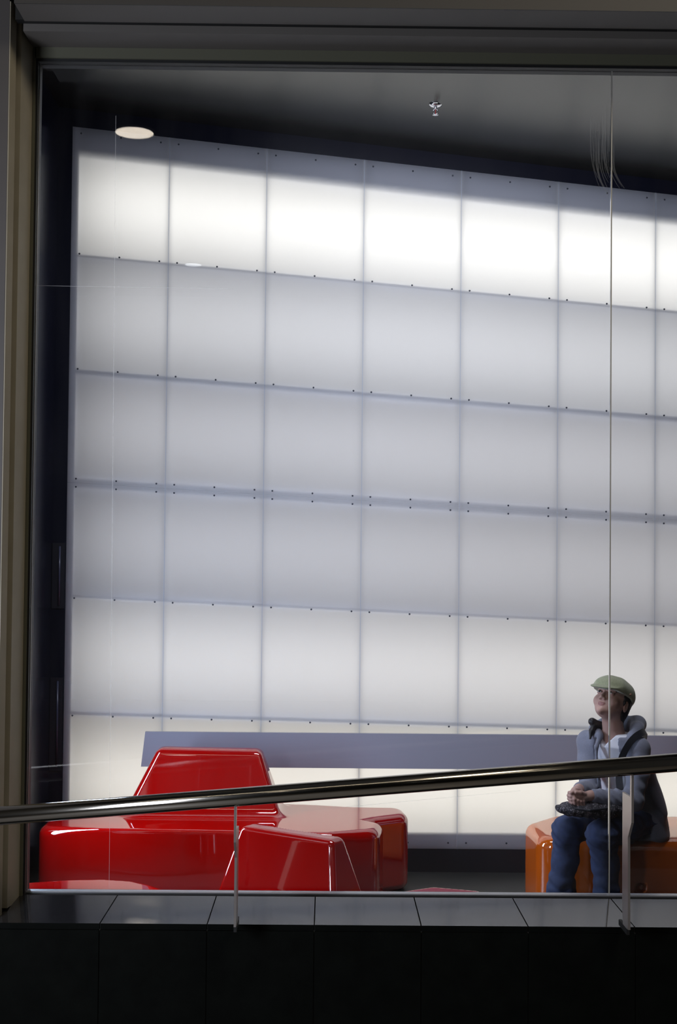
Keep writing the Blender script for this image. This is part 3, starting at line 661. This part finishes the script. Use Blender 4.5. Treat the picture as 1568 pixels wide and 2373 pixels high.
# hair
H = Vol((1.28, 1.06, .93), (1.60, 1.40, 1.25), .004)
H.ell(hp(0, -.030, .030), (.0815, .085, .082), HR, .005)
H.ell(hp(0, -.055, -.025), (.068, .052, .062), HR, .02)
H.everywhere(lambda P, d: np.maximum(d, np.maximum(((P - HC) @ HR)[..., 1] - .030, -((P - HC) @ HR)[..., 1] * .0 + (((P - HC) @ HR)[..., 2] * -.9 + ((P - HC) @ HR)[..., 1] - .010))))
H.chain([(hp(.02, -.085, -.055), .022), (hp(.03, -.092, -.085), .016), (hp(-.04, -.075, -.105), .020), (hp(-.085, -.02, -.110), .016), ((1.352, 1.215, 1.000), .013), ((1.336, 1.205, .972), .012), ((1.324, 1.195, .930), .005)], .015)
H.chain([(hp(.068, .010, .03), .008), (hp(.0755, .008, .005), .006), (hp(.074, .006, -.018), .002)], .006)
H.near(lambda P, d: d + .0007 * np.sin(P[..., 0] * 420 + P[..., 1] * 310 + 3 * np.sin(P[..., 2] * 40)))
H.mesh('hair', S('hair'), pr, 1)
def hq(x, y, z): return HC + HR2 @ np.array([x, y, z])
# flat cap
K = Vol((1.24, 1.0, 1.03), (1.66, 1.44, 1.30), .0035)
K.ell(hq(0, -.016, .052), (.094, .118, .078), HR2, .005)
K.ell(hq(0, .045, .062), (.082, .085, .050), HR2, .035)
K.everywhere(lambda P, d: np.maximum(d, -(((P - HC) @ HR2)[..., 2] - (.040 + .42 * np.minimum(((P - HC) @ HR2)[..., 1] + .02, 0)))))
bc = rotm(math.radians(42), math.radians(24 - 20), math.radians(-3))
K.ell(hq(0, .098, .048), (.074, .064, .0095), bc, .012)
K.near(lambda P, d: d + .002 * np.sin(((P - HC) @ HR2)[..., 0] * 70 + 2) * np.sin(((P - HC) @ HR2)[..., 1] * 60) - .0)
cap = K.mesh('flat_cap', S('cap'), pr, 1)
bm = bmesh.new(); bmesh.ops.create_uvsphere(bm, u_segments=12, v_segments=8, radius=0.006); bd_ = obj('badge', bm, S('badge'), None, True); bd_.location = hq(.093, .008, .052)
bd_.scale = (1.4, 1, .8); local(bd_, cap); bd_.matrix_parent_inverse = Matrix()
bd_.parent = cap; bd_.matrix_parent_inverse = (Matrix.Translation(pr.location) @ cap.matrix_parent_inverse).inverted()
# shirt
T = Vol((1.25, 1.02, .44), (1.72, 1.48, 1.0), .005)
T.put(torso(.016, .46, .965), (1.3, 1.05, .44), (1.72, 1.48, 1.0), .01, pad=.03)
def vneck(P, d):
    u, v = tuv(P); zz = P[..., 2]; hw = .004 + (zz - .905) * 0.95
    cut = np.minimum(hw - np.abs(u + .004), v * .8 + .2 * .0); cut = np.where(zz < .9, -1, cut)
    return np.maximum(d, cut)
T.near(vneck, .05); T.near(lambda P, d: d + .0025 * np.sin(P[..., 0] * 60 + 5 * P[..., 2] * 8) * np.sin(P[..., 2] * 45 + 1))
T.mesh('shirt', S('shirt'), pr, 1)
# jacket
J = Vol((1.16, .94, .405), (1.82, 1.56, 1.08), .0055)
def jt(P):
    d = torso(.025, .424, .955)(P); z = P[..., 2]; u, v = tuv(P)
    back = np.clip((z - .42) / .3, 0, 1); return d - .018 * (1 - back) * np.clip((.10 - v) / .12, 0, 1)
J.put(jt, (1.2, 1.0, .40), (1.80, 1.56, 1.0), .01, pad=.04)
def opening(P, d):
    u, v = tuv(P); z = P[..., 2]
    lo = np.interp(z, [.42, .55, .66, .82, .92, 1.0], [-.40, -.30, -.12, -.078, -.062, -.056]); hi = np.interp(z, [.42, .55, .66, .82, .92, 1.0], [.080, .078, .075, .085, .072, .065])
    w = np.minimum(np.minimum(u - lo, hi - u), v + .0); inner = -(torso(.010, .40, 1.1)(P))
    return np.maximum(d, np.minimum(w, -inner * 0 + .02))
J.near(opening, .08)
for a, b, c_ in ((RSH, REL, RWR), (LSH, LEL, LWR)):
    m_ = tuple(np.array(a) * .5 + np.array(b) * .5 + np.array((.006, 0, 0)))
    J.chain([(a, .058), (m_, .055), (b, .050)], .03); J.chain([(b, .050), (tuple(np.array(b) * .5 + np.array(c_) * .5 - np.array((0, 0, .006))), .047), (tuple(np.array(b) * .12 + np.array(c_) * .88), .036)], .02)
J.chain([((1.372, 1.185, .955), .018), ((1.365, 1.26, .975), .028), ((1.42, 1.315, .985), .034), ((1.51, 1.320, .995), .042), ((1.580, 1.265, 1.000), .040), ((1.560, 1.190, .985), .032), ((1.525, 1.135, .955), .022), ((1.497, 1.098, .90), .012), ((1.500, 1.098, .82), .009)], .022)
J.chain([((1.372, 1.175, .945), .012), ((1.350, 1.160, .90), .009), ((1.349, 1.155, .82), .008), ((1.365, 1.165, .70), .007)], .015)
def folds(P, d):
    x, y, z = P[..., 0], P[..., 1], P[..., 2]; g = 0
    fa = np.exp(-(((x - 1.40) / .12) ** 2 + ((y - 1.02) / .07) ** 2 + ((z - .68) / .06) ** 2)); g = g + fa * .0065 * np.sin((x * .9 + z * .75) * 165)
    fe = np.exp(-(((x - 1.54) / .06) ** 2 + ((y - 1.09) / .08) ** 2 + ((z - .74) / .10) ** 2)); g = g + fe * .006 * np.sin((x * .5 + z * .9 - y * .4) * 110)
    ft = np.exp(-(((x - 1.67) / .12) ** 2 + ((z - .58) / .18) ** 2)); g = g + ft * .007 * np.sin(x * 70 - y * 60 + z * 14 + 1.5 * np.sin(z * 12))
    fr = np.exp(-(((x - 1.32) / .07) ** 2 + ((z - .80) / .12) ** 2)); g = g + fr * .0025 * np.sin(z * 80 + x * 60) * (y > 1.19)
    return d + g
J.near(folds)
jk = J.mesh('jacket', S('jacket'), pr, 1)
# zipper along the left front edge
def jpt(u, v, z):
    cx = np.interp(z, TA[:, 0], TA[:, 1]); cy = np.interp(z, TA[:, 0], TA[:, 2]); return np.array((cx, cy, z)) + L2 * u + F2 * v
bm = bmesh.new(); pts = []
for z in np.linspace(.43, .80, 9):
    hi = np.interp(z, [.42, .55, .66, .82], [.080, .078, .075, .085]); a = np.interp(z, TA[:, 0], TA[:, 3]) + .025; b = np.interp(z, TA[:, 0], TA[:, 4]) + .025
    pts.append(tuple(jpt(hi - .002, b * math.sqrt(max(0, 1 - (hi / a) ** 2)) + .001, z)))
tube(bm, pts, .0022, 6); zp = obj('zipper', bm, S('zipm'), None, True); zp.parent = jk; zp.matrix_parent_inverse = jk.matrix_parent_inverse.inverted() @ Matrix() if False else (Matrix.Translation(pr.location) @ jk.matrix_parent_inverse).inverted()
# jeans
G = Vol((1.06, .90, .10), (1.76, 1.53, .68), .0055)
RH, LH = (1.505, 1.415, .515), (1.625, 1.295, .515); RK, LK = (1.195, 1.105, .497), (1.342, 1.005, .497); RAn, LAn = (1.165, 1.125, .205), (1.378, 1.050, .205)
G.put(torso(.010, .425, .60), (1.38, 1.15, .42), (1.76, 1.53, .62), .03, pad=.05)
for h, k_, a in ((RH, RK, RAn), (LH, LK, LAn)):
    G.chain([(h, .082), (tuple((np.array(h) + np.array(k_)) / 2 + np.array((0, 0, .0))), .078), (k_, .068)], .03)
    mid = tuple(np.array(k_) * .5 + np.array(a) * .5 + np.array((.012, .015, 0)))
    G.chain([(k_, .068), (mid, .062), (a, .060)], .03)
    an = np.array(a); G.chain([(tuple(an + (0, 0, .03)), .058), (tuple(an - (.004, .002, .010)), .062)], .02)
def jf(P, d):
    x, y, z = P[..., 0], P[..., 1], P[..., 2]; g = 0
    lo_ = np.clip((.36 - z) / .2, 0, 1)
    g = g + lo_ * .007 * np.sin(z * 95 + 14 * x - 10 * y + 1.6 * np.sin(x * 45)) * np.cos(z * 21 + x * 12)
    g = g + np.exp(-((z - .46) / .08) ** 2) * .004 * np.sin(z * 130 + 60 * (x - y))
    g = g + .0025 * np.sin(x * 55 + y * 70) * np.sin(z * 33)
    return np.maximum(d + g, np.maximum(.186 + .010 * np.sin(x * 60 + y * 40) - z, .428 - z - (y < 1.24) * 1.0 - 0))
G.near(jf)
def clipseat(P, d): return np.where((P[..., 1] > 1.25), np.maximum(d, .424 - P[..., 2]), d)
G.everywhere(clipseat)
G.mesh('jeans', S('jeans'), pr, 1)
# shoes: heels lifted, toes on the floor
for (hx, hy), (tx, ty), hz in (((1.212, 1.135), (1.095, .965), .172), ((1.400, 1.062), (1.305, .900), .140)):
    V = Vol((hx - .20, hy - .28, -.01), (hx + .12, hy + .1, .27), .0045)
    h = np.array((hx, hy, hz)); t = np.array((tx, ty, .036)); m_ = h * .45 + t * .55 + np.array((0, 0, .012))
    V.chain([(h, .034), (m_, .036), (t, .030)], .02); V.chain([(h + (0, 0, .0), .034), (h + np.array((0, 0, .065)), .034)], .02)
    dv = (t - h) / np.linalg.norm(t - h); nrm = np.array((-dv[0] * -dv[2], -dv[1] * -dv[2], 1 - dv[2] ** 2)); nrm = np.array((0, 0, 1)) - dv * dv[2]; nrm /= np.linalg.norm(nrm)
    V.everywhere(lambda P, d: np.maximum(np.maximum(d, -((P - h) @ nrm) - .020), .004 - P[..., 2]))
    sh = V.mesh('shoe', S('shoe'), pr, 1)
    V = Vol((hx - .20, hy - .28, -.01), (hx + .12, hy + .1, .20), .0045)
    V.chain([(h - nrm * .012, .036), (m_ - nrm * .012, .038), (t - nrm * .006, .032)], .02)
    V.everywhere(lambda P, d: np.maximum(np.maximum(np.maximum(d, (P - h) @ nrm + .014), -((P - h) @ nrm) - .030), .001 - P[..., 2]))
    so = V.mesh('sole', S('sole')); so.parent = sh; so.matrix_parent_inverse = (Matrix.Translation(pr.location) @ sh.matrix_parent_inverse).inverted()

# ------------------------------------------------------------------ bag on the lap
bg = thing('handbag', 'dark tweed handbag with black shoulder strap lying on the lap under clasped hands', 'bag', (1.30, 1.03, .585))
BR = np.stack([np.array([.975, .22, -.06]) / np.linalg.norm([.975, .22, -.06]), np.array([-.22, .975, 0]), np.array([.06, 0, 1.0])], 1)
V = Vol((1.08, .86, .52), (1.56, 1.26, .72), .0045)
V.ell((1.25, .995, .622), (.135, .085, .036), BR, .01); V.ell((1.385, 1.04, .622), (.115, .085, .040), BR, .05)
V.near(lambda P, d: d + .004 * np.sin(P[..., 0] * 60 + P[..., 2] * 90) * np.sin(P[..., 1] * 40) + .002 * np.sin(P[..., 0] * 140 + 30 * P[..., 1]))
V.mesh('bag_body', S('tweed'), bg, 1)
V = Vol((1.08, .86, .56), (1.56, 1.10, .72), .004)
V.chain([((1.118, .975, .638), .006), ((1.18, .925, .638), .007), ((1.27, .910, .633), .007), ((1.37, .940, .640), .006)], .004); V.mesh('bag_zip_band', S('strap'), bg, 1)
bm = bmesh.new()
cen = [(1.448, 1.065, .70), (1.446, 1.082, .78), (1.458, 1.072, .86), (1.488, 1.065, .925), (1.526, 1.080, .962), (1.572, 1.125, .978), (1.605, 1.200, .972), (1.620, 1.275, .925), (1.645, 1.345, .85), (1.66, 1.40, .75)]
cv = bpy.data.curves.new('strap_path', 'CURVE'); cv.dimensions = '3D'; spn = cv.splines.new('BEZIER'); spn.bezier_points.add(len(cen) - 1)
for bp, c_ in zip(spn.bezier_points, cen): bp.co = c_; bp.handle_left_type = bp.handle_right_type = 'AUTO'
cv.bevel_depth = 0.0; cv.extrude = 0.0
tmp = bpy.data.objects.new('strap_tmp', cv); 
pts = []
for i in range(len(cen) - 1):
    p0, p1 = np.array(cen[max(i - 1, 0)]), np.array(cen[i]); p2, p3 = np.array(cen[i + 1]), np.array(cen[min(i + 2, len(cen) - 1)])
    for t in np.linspace(0, 1, 6, endpoint=False): pts.append(.5 * ((2 * p1) + (-p0 + p2) * t + (2 * p0 - 5 * p1 + 4 * p2 - p3) * t * t + (-p0 + 3 * p1 - 3 * p2 + p3) * t ** 3))
bpy.data.objects.remove(tmp); bpy.data.curves.remove(cv)
rings = []
for i, p in enumerate(pts):
    d = pts[min(i + 1, len(pts) - 1)] - pts[max(i - 1, 0)]; d /= np.linalg.norm(d)
    axis_c = np.array((np.interp(p[2], TA[:, 0], TA[:, 1]), np.interp(p[2], TA[:, 0], TA[:, 2]), min(p[2], .88))); o_ = p - axis_c; o_ -= d * (o_ @ d); o_ /= np.linalg.norm(o_); wv = np.cross(d, o_)
    rings.append([bm.verts.new(tuple(p + wv * a + o_ * b)) for a, b in ((-.017, 0), (-.016, .0015), (.016, .0015), (.017, 0), (.016, -.002), (-.016, -.002))])
for i in range(len(rings) - 1):
    for k in range(6): bm.faces.new([rings[i][k], rings[i][(k + 1) % 6], rings[i + 1][(k + 1) % 6], rings[i + 1][k]])
bm.faces.new(rings[0]); bm.faces.new(rings[-1])
local(obj('strap', bm, S('strap'), None, False), bg)
